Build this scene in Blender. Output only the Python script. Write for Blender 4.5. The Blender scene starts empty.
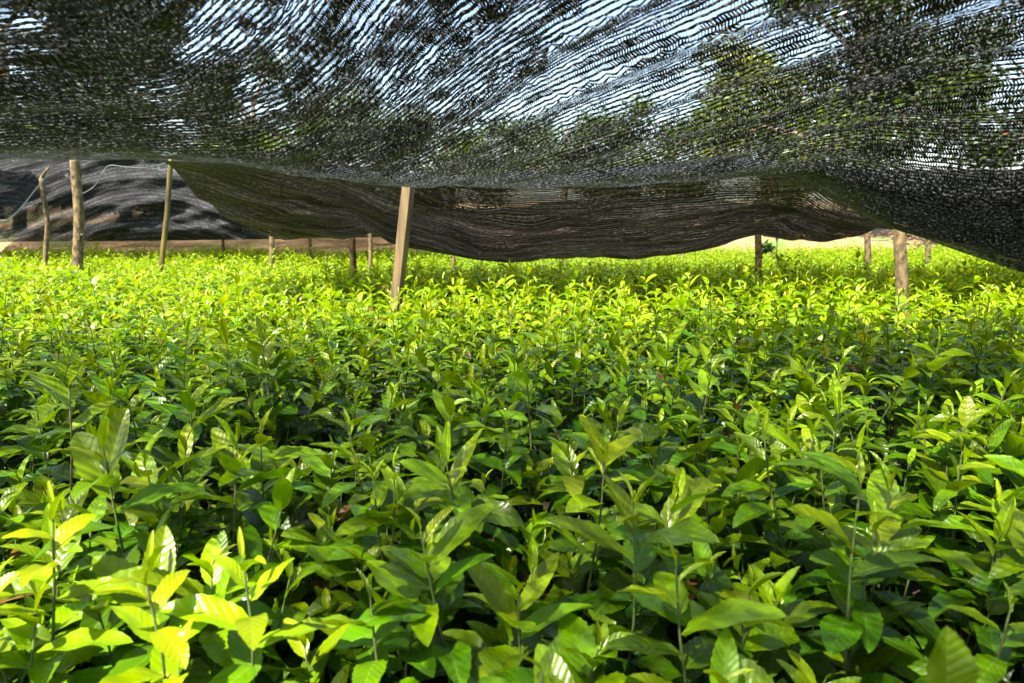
import bpy, math, random
import numpy as np
R = math.radians
rng = np.random.default_rng(7)
random.seed(7)
scene = bpy.context.scene
COL = scene.collection

# ------------------------------------------------------------------ camera, sky, sun, exposure
F = 683.0                      # focal length in pixels at 1024 px width (24 mm lens)
CZ = 0.86                      # camera height
HOR = 225.0                    # horizon row
PITCH = math.atan((341.5 - HOR) / F)
cam_d = bpy.data.cameras.new('camera'); cam = bpy.data.objects.new('camera', cam_d); COL.objects.link(cam)
cam.location = (0, 0, CZ); cam.rotation_euler = (R(90) - PITCH, 0, 0)
cam_d.lens = 24; cam_d.sensor_width = 36; cam_d.clip_start = 0.02; cam_d.clip_end = 2000
cam_d.dof.use_dof = True; cam_d.dof.focus_distance = 1.75; cam_d.dof.aperture_fstop = 7.0
scene.camera = cam
SUN_EL = 57.0
SUN_H = (-0.62, -0.785)        # horizontal direction towards the sun: behind the camera, to the left
world = bpy.data.worlds.new('World'); scene.world = world; world.use_nodes = True
wn = world.node_tree.nodes; wl = world.node_tree.links
sky = wn.new('ShaderNodeTexSky'); sky.sky_type = 'NISHITA'; sky.sun_disc = False
sky.sun_elevation = R(SUN_EL); sky.sun_rotation = math.atan2(SUN_H[0], SUN_H[1])
sky.dust_density = 2.5; sky.air_density = 1.2
wl.new(sky.outputs[0], wn['Background'].inputs[0]); wn['Background'].inputs[1].default_value = 0.095
sd = bpy.data.lights.new('sun', 'SUN'); sd.energy = 5.0; sd.angle = R(0.55); sd.color = (1, .95, .84)
sun = bpy.data.objects.new('sun', sd); COL.objects.link(sun)
from mathutils import Vector, Matrix
sv = Vector((SUN_H[0]*math.cos(R(SUN_EL)), SUN_H[1]*math.cos(R(SUN_EL)), math.sin(R(SUN_EL)))).normalized()
sun.rotation_euler = sv.to_track_quat('Z', 'Y').to_euler(); sun.location = (0, 0, 30)
scene.view_settings.view_transform = 'Standard'; scene.view_settings.look = 'None'
scene.view_settings.exposure = 2.05; scene.view_settings.gamma = 1.0
scene.cycles.transparent_max_bounces = 40; scene.cycles.max_bounces = 8

# ------------------------------------------------------------------ helpers
def tag(o, label=None, cat=None, group=None, kind=None):
    if label: o['label'] = label
    if cat: o['category'] = cat
    if group: o['group'] = group
    if kind: o['kind'] = kind
    return o

def empty(name, loc=(0, 0, 0), rz=0.0):
    o = bpy.data.objects.new(name, None); COL.objects.link(o); o.location = loc
    o.rotation_euler = (0, 0, rz); o.empty_display_size = .05
    return o

def mesh_obj(name, V, Fq, mat, parent=None, uv=None, attrs=None, smooth=True):
    """V (n,3); Fq (m,4) or (m,3); uv (n,2) per vertex; attrs {name: (n,)}"""
    V = np.asarray(V, np.float32); Fq = np.asarray(Fq, np.int32)
    k = Fq.shape[1]
    me = bpy.data.meshes.new(name)
    me.vertices.add(len(V)); me.vertices.foreach_set('co', V.ravel())
    me.loops.add(Fq.size); me.loops.foreach_set('vertex_index', Fq.ravel())
    me.polygons.add(len(Fq)); me.polygons.foreach_set('loop_start', np.arange(0, Fq.size, k, dtype=np.int32))
    me.polygons.foreach_set('use_smooth', np.full(len(Fq), smooth))
    if uv is not None:
        l = me.uv_layers.new(name='UVMap'); l.data.foreach_set('uv', np.asarray(uv, np.float32)[Fq.ravel()].ravel())
    if attrs:
        for n, a in attrs.items():
            at = me.attributes.new(n, 'FLOAT', 'POINT'); at.data.foreach_set('value', np.asarray(a, np.float32))
    me.update(calc_edges=True)
    me.materials.append(mat)
    o = bpy.data.objects.new(name, me); COL.objects.link(o)
    if parent: o.parent = parent
    return o

def grid_faces(nu, nv):
    i = np.arange(nu - 1)[:, None] * nv + np.arange(nv - 1)[None, :]
    return np.stack([i, i + nv, i + nv + 1, i + 1], -1).reshape(-1, 4)

def tube(P, rad, ns=8, cap=True):
    """tube along points P with radii rad -> V, F(quads), uv"""
    P = np.asarray(P, float); n = len(P); rad = np.broadcast_to(rad, (n,)) if np.ndim(rad) < 2 else rad
    T = np.gradient(P, axis=0); T /= np.linalg.norm(T, axis=1)[:, None] + 1e-9
    ref = np.array([0.31, 0.95, 0.05]) if abs(T[0] @ np.array([0.31, 0.95, 0.05])) < .8 else np.array([1., 0, 0])
    A = np.cross(T, ref); A /= np.linalg.norm(A, axis=1)[:, None]; B = np.cross(T, A)
    a = np.linspace(0, 2*np.pi, ns, endpoint=False)
    rr = rad if np.ndim(rad) == 2 else np.repeat(np.asarray(rad)[:, None], ns, 1)
    V = P[:, None] + rr[..., None] * (np.cos(a)[None, :, None]*A[:, None] + np.sin(a)[None, :, None]*B[:, None])
    V = V.reshape(-1, 3)
    i = np.arange(n-1)[:, None]*ns + np.arange(ns)[None]; j = np.arange(n-1)[:, None]*ns + (np.arange(ns)[None]+1) % ns
    Fq = np.stack([i, j, j+ns, i+ns], -1).reshape(-1, 4)
    s = np.concatenate([[0], np.cumsum(np.linalg.norm(np.diff(P, axis=0), axis=1))])
    uv = np.stack([np.tile(a/(2*np.pi), n), np.repeat(s, ns)], -1)
    if cap:
        c = len(V); V = np.vstack([V, P[-1] + T[-1]*1e-3]); uv = np.vstack([uv, [.5, s[-1]]])
        b = (n-1)*ns
        ks = np.arange(0, ns, 2)
        Fq = np.vstack([Fq, np.stack([b+ks, b+(ks+1) % ns, b+(ks+2) % ns, np.full(len(ks), c)], -1)])
    return V, Fq, uv

class Acc:
    def __init__(s): s.V = []; s.F = []; s.U = []; s.A = {}; s.n = 0
    def add(s, V, Fq, uv, **attrs):
        s.V.append(V); s.F.append(Fq + s.n); s.U.append(uv); s.n += len(V)
        for k, a in attrs.items(): s.A.setdefault(k, []).append(np.broadcast_to(a, (len(V),)))
    def build(s, name, mat, parent=None, smooth=True):
        return mesh_obj(name, np.vstack(s.V), np.vstack(s.F), mat, parent, np.vstack(s.U),
                        {k: np.concatenate(a) for k, a in s.A.items()}, smooth)

_p = rng.random((256, 256))
def vnoise(x, y):
    x = np.asarray(x, float); y = np.asarray(y, float)
    xi = np.floor(x).astype(int); yi = np.floor(y).astype(int); fx = x-xi; fy = y-yi
    fx = fx*fx*(3-2*fx); fy = fy*fy*(3-2*fy)
    g = lambda a, b: _p[a % 256, b % 256]
    return (g(xi, yi)*(1-fx)+g(xi+1, yi)*fx)*(1-fy) + (g(xi, yi+1)*(1-fx)+g(xi+1, yi+1)*fx)*fy
def fbm(x, y, o=4):
    s = 0; a = .5
    for i in range(o): s = s + a*(vnoise(x*2**i+i*17.3, y*2**i+i*9.1)-.5); a *= .5
    return s
def sstep(a, b, x):
    t = np.clip((np.asarray(x, float)-a)/(b-a), 0, 1); return t*t*(3-2*t)

# ------------------------------------------------------------------ materials
class NT:
    def __init__(s, name):
        s.m = bpy.data.materials.new(name); s.m.use_nodes = True; s.t = s.m.node_tree; s.t.nodes.clear()
        s.out = s.t.nodes.new('ShaderNodeOutputMaterial')
    def n(s, typ, **kw):
        nd = s.t.nodes.new(typ)
        for k, v in kw.items():
            if k.startswith('i_'):
                key = k[2:]; key = int(key) if key.isdigit() else key.replace('_', ' ')
                s.set(nd.inputs[key], v)
            else: setattr(nd, k, v)
        return nd
    def set(s, sock, v):
        if isinstance(v, bpy.types.NodeSocket): s.t.links.new(v, sock)
        elif isinstance(v, bpy.types.Node): s.t.links.new(v.outputs[0], sock)
        else: sock.default_value = v
    def math(s, op, a, b=None, c=None, clamp=False):
        nd = s.t.nodes.new('ShaderNodeMath'); nd.operation = op; nd.use_clamp = clamp
        s.set(nd.inputs[0], a)
        if b is not None: s.set(nd.inputs[1], b)
        if c is not None: s.set(nd.inputs[2], c)
        return nd.outputs[0]
    def mix(s, f, a, b, blend='MIX'):
        nd = s.t.nodes.new('ShaderNodeMix'); nd.data_type = 'RGBA'; nd.blend_type = blend
        s.set(nd.inputs[0], f); s.set(nd.inputs[6], a); s.set(nd.inputs[7], b); return nd.outputs[2]
    def noise(s, vec, scale, detail=3, rough=.55):
        nd = s.t.nodes.new('ShaderNodeTexNoise'); nd.inputs['Scale'].default_value = scale
        nd.inputs['Detail'].default_value = detail; nd.inputs['Roughness'].default_value = rough
        if vec is not None: s.set(nd.inputs['Vector'], vec)
        return nd
    def maprange(s, v, a, b, c=0., d=1., smooth=False):
        nd = s.t.nodes.new('ShaderNodeMapRange'); nd.clamp = True
        if smooth: nd.interpolation_type = 'SMOOTHSTEP'
        s.set(nd.inputs[0], v)
        for i, q in enumerate((a, b, c, d)): s.set(nd.inputs[1+i], q)
        return nd.outputs[0]

def c4(r, g, b): return (r, g, b, 1.0)

def leaf_material(name, young, mid, old, transl=.38, fine=True):
    T = NT(name)
    age = T.n('ShaderNodeAttribute', attribute_name='age').outputs['Fac']
    rnd = T.n('ShaderNodeAttribute', attribute_name='rnd').outputs['Fac']
    uv = T.n('ShaderNodeTexCoord').outputs['UV']
    sep = T.n('ShaderNodeSeparateXYZ', i_0=uv)
    u, v = sep.outputs[0], sep.outputs[1]
    c1 = T.mix(T.maprange(age, 0, .45), young, mid)
    c = T.mix(T.maprange(age, .4, 1.), c1, old)
    hsv = T.n('ShaderNodeHueSaturation'); T.set(hsv.inputs['Color'], c)
    T.set(hsv.inputs['Hue'], T.math('MULTIPLY_ADD', rnd, .035, .482)); T.set(hsv.inputs['Value'], T.math('MULTIPLY_ADD', rnd, .5, .75))
    T.set(hsv.inputs['Saturation'], 1.12)
    col = hsv.outputs[0]
    p = T.n('ShaderNodeBsdfPrincipled')
    tr = T.n('ShaderNodeBsdfTranslucent')
    dead = T.math('GREATER_THAN', rnd, .995)
    col = T.mix(dead, col, c4(.16, .075, .025))
    if fine:
        # veins: midrib at u=.5 and slanted side veins, quilted surface between them
        d = T.math('ABSOLUTE', T.math('SUBTRACT', u, .5))
        mid_r = T.maprange(d, .012, .035, 1., 0.)
        w = T.math('FRACT', T.math('SUBTRACT', T.math('MULTIPLY', v, 8.), T.math('MULTIPLY', d, 4.2)))
        tri = T.math('ABSOLUTE', T.math('SUBTRACT', w, .5))
        side = T.maprange(tri, .46, .5, 0., .35)
        vein = T.math('MAXIMUM', mid_r, side)
        geo = T.n('ShaderNodeTexCoord').outputs['Object']
        nz = T.noise(geo, 45., 3)
        col = T.mix(T.math('MULTIPLY', vein, .22), col, c4(.24, .38, .05))
        col = T.mix(T.maprange(nz, .35, .75, 0., .3), col, T.mix(.5, col, c4(.02, .05, .005)))
        # brown nibbled spots and tips on some leaves
        nz2 = T.noise(geo, 130., 2)
        spot = T.math('MULTIPLY', T.maprange(nz2, .70, .74), T.maprange(rnd, .72, .8))
        col = T.mix(spot, col, c4(.12, .06, .02))
        quilt = T.math('MULTIPLY_ADD', T.math('SINE', T.math('MULTIPLY', w, math.pi)), .8, T.math('MULTIPLY', vein, -.25))
        quilt = T.math('ADD', quilt, T.math('MULTIPLY', nz.outputs[0], .9))
        b = T.n('ShaderNodeBump', i_Strength=.3, i_Distance=.0018); T.set(b.inputs['Height'], quilt)
        T.set(p.inputs['Normal'], b.outputs[0])
        T.set(p.inputs['Roughness'], T.maprange(nz, .3, .7, .20, .38))
    else:
        p.inputs['Roughness'].default_value = .36
    T.set(p.inputs['Base Color'], col)
    p.inputs['Specular IOR Level'].default_value = .5
    tc = T.mix(1., col, c4(1.5, 1.5, .35), 'MULTIPLY')
    T.set(tr.inputs[0], tc)
    mx = T.n('ShaderNodeMixShader', i_0=transl); T.set(mx.inputs[1], p.outputs[0]); T.set(mx.inputs[2], tr.outputs[0])
    T.set(T.out.inputs[0], mx.outputs[0])
    return T.m

M = {}
M['leaf'] = leaf_material('tea_leaf', c4(.28, .38, .012), c4(.10, .20, .007), c4(.006, .033, .003), transl=.31)  # old tone deepened further, putting shade low in the canopy into colour
M['leaf_far'] = leaf_material('tea_leaf_far', c4(.30, .37, .014), c4(.14, .23, .008), c4(.010, .044, .004), fine=False)  # lighter than the near leaves: brighter light far off put into the colour
M['tree_leaf'] = leaf_material('tree_leaf', c4(.20, .22, .02), c4(.06, .09, .010), c4(.014, .030, .005), .3, fine=False)

def simple(name, c_a, c_b, scale=30., rough=.8, bump=.3, dist=.003, stretch=(1, 1, 1), coord='Object', thr=(.35, .65)):
    T = NT(name)
    mp = T.n('ShaderNodeMapping'); T.set(mp.inputs[0], T.n('ShaderNodeTexCoord').outputs[coord]); mp.inputs['Scale'].default_value = stretch
    nz = T.noise(mp.outputs[0], scale, 5, .6)
    col = T.mix(T.maprange(nz, thr[0], thr[1]), c_a, c_b)
    p = T.n('ShaderNodeBsdfPrincipled', i_Roughness=rough); T.set(p.inputs['Base Color'], col)
    b = T.n('ShaderNodeBump', i_Strength=bump, i_Distance=dist); T.set(b.inputs['Height'], nz.outputs[0])
    T.set(p.inputs['Normal'], b.outputs[0]); T.set(T.out.inputs[0], p.outputs[0])
    return T.m
M['stem'] = simple('green_stem', c4(.08, .13, .018), c4(.05, .05, .015), 18., .85, .2, .001)
M['stem_brown'] = simple('woody_stem', c4(.14, .08, .03), c4(.07, .09, .02), 18., .85, .2, .001)
M['bark'] = simple('log_bark', c4(.21, .145, .06), c4(.025, .016, .007), 34., .9, .8, .006, (1, 1, .55))  # dark spots are rough bark plus the net's dapple put into the colour
M['timber'] = simple('sawn_timber', c4(.165, .108, .042), c4(.05, .032, .012), 22., .8, .5, .003, (1, 1, .09))
M['bamboo'] = simple('bamboo', c4(.15, .11, .02), c4(.04, .028, .008), 12., .5, .2, .001, (1, 1, .2))
M['trunk'] = simple('tree_bark', c4(.30, .22, .14), c4(.09, .06, .04), 9., .9, .8, .02, (1, 1, .3))
M['cord'] = simple('plastic_cord', c4(.05, .08, .065), c4(.02, .03, .025), 60., .5, .2, .001)
M['dry_leaf'] = simple('dry_leaf', c4(.42, .20, .07), c4(.20, .09, .035), 40., .7, .4, .002)

# soil and bank
T = NT('soil')
tc = T.n('ShaderNodeTexCoord').outputs['Object']; sep = T.n('ShaderNodeSeparateXYZ', i_0=tc)
n1 = T.noise(tc, 14., 6, .65); n2 = T.noise(tc, .45, 4); n3 = T.noise(tc, 3.2, 5, .6)
dark = T.mix(T.maprange(n1, .35, .65), c4(.022, .014, .008), c4(.06, .038, .02))
tan = T.mix(T.maprange(n3, .35, .65), c4(.27, .175, .085), c4(.17, .105, .05))
grass = T.mix(T.maprange(n1, .35, .65), c4(.12, .16, .03), c4(.06, .10, .02))
tan = T.mix(T.maprange(n2, .56, .66), tan, grass)
col = T.mix(T.maprange(T.math('SUBTRACT', sep.outputs[1], T.math('MULTIPLY', sep.outputs[0], .12)), 13.2, 13.8), dark, tan)
p = T.n('ShaderNodeBsdfPrincipled', i_Roughness=.9); T.set(p.inputs['Base Color'], col)
b = T.n('ShaderNodeBump', i_Strength=.7, i_Distance=.03); T.set(b.inputs['Height'], n1.outputs[0]); T.set(p.inputs['Normal'], b.outputs[0])
T.set(T.out.inputs[0], p.outputs[0]); M['soil'] = T.m

def net_material(name, pu, pv, hole, wale, wob=.35, col=(.022, .022, .025), var=.25, vscale=5., glint_tint=(.055, .048, .04), glow=.3, streak_col=None, rough=.45, clump=0.):
    """knitted shade net: chain stitches every pv metres (v), tapes every pu metres (u) that slant to and fro, holes left open"""
    T = NT(name)
    uv = T.n('ShaderNodeTexCoord').outputs['UV']
    nA = T.noise(uv, 26., 2); nB = T.noise(uv, 110., 1)
    mp = T.n('ShaderNodeMapping'); T.set(mp.inputs[0], uv); mp.inputs['Scale'].default_value = (.35, 2.2, 1)
    nC = T.noise(mp.outputs[0], vscale, 3)
    sep = T.n('ShaderNodeSeparateXYZ', i_0=uv)
    u = T.math('DIVIDE', sep.outputs[0], pu); v = T.math('DIVIDE', sep.outputs[1], pv)
    v = T.math('ADD', v, T.math('MULTIPLY_ADD', nA.outputs[0], wob*2.2, -wob*1.1))
    v = T.math('ADD', v, T.math('MULTIPLY_ADD', nB.outputs[0], wob*.8, -wob*.4))
    row = T.math('FLOOR', v); fv = T.math('FRACT', v)
    tri = T.math('ABSOLUTE', T.math('SUBTRACT', fv, .5))             # .5 at chain, 0 mid
    par = T.math('MULTIPLY_ADD', T.math('PINGPONG', row, 1.), 2., -1.)
    uu = T.math('ADD', u, T.math('MULTIPLY', T.math('MULTIPLY', par, fv), .9))
    uu = T.math('ADD', uu, T.math('MULTIPLY_ADD', nB.outputs[0], 1.3*wob, nA.outputs[0]))
    fu = T.math('ABSOLUTE', T.math('SUBTRACT', T.math('FRACT', uu), .5))
    hw = T.math('MULTIPLY_ADD', nC.outputs[0], var*2, hole*.5 - var)   # half width of the hole, wider where stretched
    if clump:                                            # stitches drawn together here, apart there
        nK = T.noise(uv, 17., 2, .6); hw = T.math('ADD', hw, T.math('MULTIPLY_ADD', nK.outputs[0], clump, -clump*.5))
    inu = T.math('LESS_THAN', fu, hw)
    inv = T.math('LESS_THAN', tri, .5 - wale*.5)
    open_ = T.math('MULTIPLY', inu, inv)
    p = T.n('ShaderNodeBsdfPrincipled', i_Roughness=rough)
    bc = T.mix(T.maprange(nB, .54, .66), c4(*col), c4(*glint_tint))  # paler stitches stand for sunlit threads, their light put into the colour
    if streak_col:                                     # paler streaks and fine stripes following the folds
        md = T.n('ShaderNodeMapping'); T.set(md.inputs[0], uv); md.inputs['Scale'].default_value = (.9, 9., 1); md.inputs['Rotation'].default_value = (0, 0, R(3))
        nd_ = T.noise(md.outputs[0], 2.4, 6, .75); ng = T.noise(uv, 48., 4, .8)
        wv = T.math('ABSOLUTE', T.math('SUBTRACT', T.math('FRACT', T.math('MULTIPLY_ADD', nd_.outputs[0], 3.5, T.math('MULTIPLY', sep.outputs[1], 17.))), .5))
        ng = T.math('ADD', T.math('MULTIPLY', ng.outputs[0], .86), T.math('MULTIPLY', wv, .28))
        bc = T.mix(T.math('MULTIPLY', T.maprange(nd_, .38, .66), T.maprange(ng, .50, .60, .05, 1.2)), bc, c4(*streak_col))
    T.set(p.inputs['Base Color'], bc)
    p.inputs['Specular IOR Level'].default_value = .25
    bump = T.n('ShaderNodeBump', i_Strength=.9, i_Distance=.0012); T.set(bump.inputs['Height'], T.math('ADD', fu, nB.outputs[0]))
    T.set(p.inputs['Normal'], bump.outputs[0])
    tl = T.n('ShaderNodeBsdfTranslucent'); T.set(tl.inputs[0], T.mix(T.maprange(nB, .5, .72), c4(.01, .01, .01), c4(glow, glow, glow*1.03)))  # sparkle of lit thread put into the translucent colour as specks
    m0 = T.n('ShaderNodeMixShader', i_0=.25); T.set(m0.inputs[1], p.outputs[0]); T.set(m0.inputs[2], tl.outputs[0])
    if streak_col: T.set(tl.inputs[0], T.mix(T.math('MULTIPLY', T.maprange(nd_, .38, .66), T.maprange(ng, .50, .60, .05, 1.2)), c4(.008, .007, .006), c4(glow*1.8, glow*1.45, glow*1.1)))
    tp = T.n('ShaderNodeBsdfTransparent')
    mx = T.n('ShaderNodeMixShader'); T.set(mx.inputs[0], open_); T.set(mx.inputs[1], m0.outputs[0]); T.set(mx.inputs[2], tp.outputs[0])
    T.set(T.out.inputs[0], mx.outputs[0])
    return T.m
M['net_near'] = net_material('net_near', .0062, .0150, .84, .24, .30, var=.55, vscale=6., clump=.8, glint_tint=(.14, .136, .132), glow=.48, col=(.006, .006, .0065))
M['net_over'] = net_material('net_over', .0070, .0170, .96, .20, .5, var=.7, vscale=6., clump=1.2, glint_tint=(.10, .095, .09), glow=.14, col=(.006, .006, .006))
M['net_drape'] = net_material('net_drape', .0050, .0085, .56, .26, .4, (.008, .008, .008), .2, 4., (.10, .095, .09), glow=.14)
M['net_mid'] = net_material('net_mid', .006, .011, .46, .22, .35, (.009, .008, .006), .30, 2.2, (.03, .025, .02), glow=.12, streak_col=(.24, .205, .18))
M['net_back'] = net_material('net_back', .006, .011, .40, .22, .35, (.005, .0055, .006), .3, 2.2, (.02, .02, .02), glow=.03, streak_col=(.15, .15, .155), rough=.8)

# ------------------------------------------------------------------ terrain
def ground_z(x, y):
    ye = y - .12*np.clip(x, -8, 8)
    z = .72*sstep(13.9, 16.6, ye) + .9*sstep(18, 32, y) + 3.0*sstep(34, 120, y)
    z = z + .10*fbm(x*.7, y*.7)*sstep(14, 16, y)*2
    return z
gx = np.unique(np.concatenate([np.linspace(-600, -30, 20), np.linspace(-30, 30, 181), np.linspace(30, 600, 20)]))
gy = np.unique(np.concatenate([np.linspace(-300, -5, 12), np.linspace(-5, 14, 60), np.linspace(14, 26, 61), np.linspace(26, 60, 30), np.linspace(60, 900, 20)]))
X, Y = np.meshgrid(gx, gy, indexing='ij')
o = mesh_obj('ground', np.stack([X, Y, ground_z(X, Y)], -1).reshape(-1, 3), grid_faces(len(gx), len(gy))[:, ::1], M['soil'])
tag(o, kind='structure')

# ------------------------------------------------------------------ shade nets
CAN = .43                                                # height of the leaf canopy
def ground_xy(px, py, zrel):
    """world x, y where the ray of pixel (px, py) meets height zrel above (-below) the camera"""
    u = (px-512)/F; v = (py-341.5)/F
    d = np.array([u, math.cos(PITCH)-v*math.sin(PITCH), -math.sin(PITCH)-v*math.cos(PITCH)])
    t = zrel/d[2]; return d[0]*t, d[1]*t

def near_z(x, y):
    """height of the near net above the camera: it hangs in a belly whose lowest line is 1.9 m ahead"""
    yy = np.clip(y, -2, 5)
    A = np.interp(yy, [-2, .3, .6, .8, 1.0, 1.15, 1.3, 1.45, 1.6, 1.75, 1.9, 2.1, 2.3, 3.0, 4.0], [.30, .30, .262, .235, .20, .165, .125, .085, .045, .012, 0, .015, .04, .11, .15])
    zl = np.interp(x, [-3, -1.42, -.95, -.75, -.59, -.3, .245, .52, .77, 1.2, 3], [.24, .18, .178, .158, .13, .097, .097, .11, .14, .15, .15])
    D = np.interp(x, [.70, .80, .94, 1.08, 1.25, 1.42, 1.8, 2.6, 5], [0, .015, .088, .168, .225, .28, .36, .36, .3])
    return zl + A - D*np.exp(-((y-1.9)/.55)**2)
_gx = np.linspace(-8, 8, 1601)
_gs = .12 + 1.25*np.exp(-((_gx+.18)/.46)**2) + .42*sstep(0, .5, _gx)*(1-sstep(1.2, 2.5, _gx))
_gv = np.concatenate([[0], np.cumsum((_gs[1:]+_gs[:-1])/2*.01)])
def rowc(x, y): return y + np.interp(x, _gx, _gv)         # the chains of the knit follow the pull of the cloth
def near_fold(x, y):
    w = rowc(x, y); soft = 1-.65*np.exp(-((y-1.9)/.3)**2)
    return soft*near_fold0(x, y, w)
def near_fold0(x, y, w):
    return .022*np.abs(np.sin(w*15+5*fbm(x*.8,y*.8)))*sstep(1.5, .2, np.abs(x-.2)) + .016*np.sin(w*19+2.5*fbm(x*1.2, y*1.2)*4)*sstep(.2, -1.0, x)*sstep(2.4, .8, y) + .035*fbm(x*1.6+4, w*3.2) + .008*fbm(w*16, x*1.3)

def net_sheet(name, xs, ys, zf, uvf, mat, keep=None, zadd=0.):
    X, Y = np.meshgrid(xs, ys, indexing='ij'); Z = zf(X, Y) + CZ + zadd
    U, W = uvf(X, Y)
    Fq = grid_faces(len(xs), len(ys)); V = np.stack([X, Y, Z], -1).reshape(-1, 3); uv = np.stack([U, W], -1).reshape(-1, 2)
    if keep is not None:
        k = keep(X, Y).ravel(); Fq = Fq[k[Fq].all(1)]
        used = np.unique(Fq); mp = np.full(len(V), -1); mp[used] = np.arange(len(used)); V = V[used]; uv = uv[used]; Fq = mp[Fq]
    V, Fq, uv = thick(V, Fq, uv)
    return mesh_obj(name, V, Fq, mat, None, uv)
def thick(V, Fq, uv, n=3, t=.0020, ax=2):
    # the knit is about 2 mm thick: its stitches are laid as a few skins close together, so it closes up when seen aslant
    Vs = []; 
    for k in range(n):
        W = V.copy(); W[:, ax] += k*t/(n-1); Vs.append(W)
    return np.vstack(Vs), np.vstack([Fq+k*len(V) for k in range(n)]), np.vstack([uv]*n)

# the sheet's left near corner is cut back so direct sun falls on the lower left plants
off = (near_z(0, .4)+CZ-CAN)/math.tan(R(SUN_EL))
edge = [(x+SUN_H[0]*off, y+SUN_H[1]*off) for x, y in
        [(-6, 3.0), ground_xy(-40, 500, CAN-CZ), ground_xy(70, 528, CAN-CZ), ground_xy(200, 590, CAN-CZ), ground_xy(335, 625, CAN-CZ), ground_xy(330, 690, CAN-CZ)]]
ex = np.array([e[0] for e in edge]); ey = np.array([e[1] for e in edge])
print('net edge', edge)
def keep_near(X, Y):
    lim = np.interp(X, ex, ey)
    return ~((X < ex[-1]) & (Y < lim)) & ~((X >= ex[-1]) & (Y < -1.3))
def uv_near(x, y): return (x*.93 - y*.75 + .05*fbm(x, y), rowc(x, y) + .02*fbm(x*2, y*2))
def uv_over(x, y):
    a = R(6); u, v = uv_near(x, y); return u*math.cos(a)-v*math.sin(a)+.03*fbm(x*1.7+3, y*1.7), u*math.sin(a)+v*math.cos(a)+.04*fbm(x*1.3, y*1.3+8)
uv_drape = lambda x, y: (x*.9+y*.42+.05*fbm(x*2, y*2), y*.9-x*.42+.06*fbm(x*1.4, y*1.4+5))
z1 = lambda x, y: near_z(x, y)+near_fold(x, y)
o = net_sheet('shade_net', np.arange(-7, 7.01, .025), np.arange(-1.5, 2.62, .025), z1, uv_near, M['net_near'], keep_near)
tag(o, 'coarse black knitted shade net stretched low overhead across the whole top of the picture', 'shade net', 'black shade nets over the seedlings')
# second sheet doubled over the left near part; its edge runs from the top centre down to the left
q = [ground_xy(px, py, .28) for px, py in ((640, -40), (600, 15), (545, 60), (450, 96), (300, 118), (-200, 132))]
qx = np.array([a[0] for a in q][::-1]); qy = np.array([a[1] for a in q][::-1])
def keep_over(X, Y): return keep_near(X, Y) & (((Y < np.interp(X, qx, qy)) & (X < qx[-1])) | ((X > 0) & (Y < .62+.05*np.sin(X*7))))  # strip right of centre is out of view, added to shade near plants
z2 = lambda x, y: near_z(x, y)+near_fold(x, y)*.6+.022+.02*fbm(x*2.2+9, y*2.2)
o = net_sheet('shade_net', np.arange(-4, 1.2, .02), np.arange(-.9, 3.0, .02), z2, uv_over, M['net_over'], keep_over)
tag(o, 'second layer of black net doubled over the first at upper left with a slanting edge', 'shade net', 'black shade nets over the seedlings')

z3 = lambda x, y: near_z(x, y)+near_fold(x, y)*.5+.03+.02*fbm(x*2.2+19, y*2.2)
o = net_sheet('shade_net', np.arange(.3, 5, .025), np.arange(1.1, 2.58, .025), z3, uv_drape, M['net_drape'], lambda X, Y: Y > 2.15-(X-.3)*.75)
tag(o, 'finer black net lying doubled over the low drape at the right edge', 'shade net', 'black shade nets over the seedlings')

# middle sheet hanging in deep sags behind the near row of posts
sil = np.array([(-900, 225), (-500, 232), (-200, 215), (60, 200), (200, 213), (252, 231), (291, 237), (337, 238), (358, 234), (372, 231), (395, 243), (413, 246), (453, 253), (483, 260),
                (512, 262), (530, 260), (555, 255), (591, 253), (637, 252), (683, 248), (713, 242), (744, 233), (760, 229), (774, 234), (800, 239), (819, 238),
                (849, 233), (872, 226), (960, 238), (1100, 240), (1400, 232), (1900, 230)], float)
def mid_z(x, y):
    yv = 5.35
    px = 512 + F*x/yv
    zb = (HOR-np.interp(px, sil[:, 0], sil[:, 1]))/F*yv
    zt = near_z(x, np.full_like(x, 4.0))+.01
    zr = .18 + .1*np.sin(x*1.1)
    t1 = sstep(4.0, yv, y)**.85; t2 = sstep(yv, 7.2, y)
    z = np.where(y < yv, zt*(1-t1)+zb*t1, zb*(1-t2)+zr*t2)
    z = z + .06*fbm(x*1.1, y*1.6)*np.minimum(sstep(4, 4.6, y), 1) + .022*fbm(x*2+y*3, y*2-x*6)*sstep(4, 4.6, y)
    z = z - .16*np.abs(fbm(x*1.1+y*1.9+4, y*2.2-x*.7, 3))*sstep(4, 4.5, y) + .03*np.abs(fbm(x*2.2+y*5, y*5-x*3, 2))*sstep(4, 4.5, y)
    wq = y - .32*x - .35*np.cos(x*1.3+.6)
    z = z + (.016*np.abs(np.sin(wq*8+fbm(x, y)*3)) + .004*np.abs(np.sin(wq*21+x)))*sstep(4, 4.5, y)
    z = z + .02*np.exp(-((y-4.7-.28*(x-.8))/.05)**2)*sstep(-1, 0, x)
    return z
uv_mid = lambda x, y: (x*.96+y*.35+.1*fbm(x*.7, y*.7), y - .32*x - .35*np.cos(x*1.3+.6) +.1*fbm(x*.7+4, y*.7))
ys_m = np.arange(2.75, 7.3, .03); ss = np.linspace(0, 1, 380)
S_m, Y_m = np.meshgrid(ss, ys_m, indexing='ij')
xl = np.interp(Y_m, [4, 4.5, 5.0, 5.35, 7.3], [-2.0, -2.05, -1.95, -1.72, -1.6])
X_m = xl + S_m*(9-xl); Z_m = mid_z(X_m, np.maximum(Y_m, 4.0))+CZ
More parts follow.
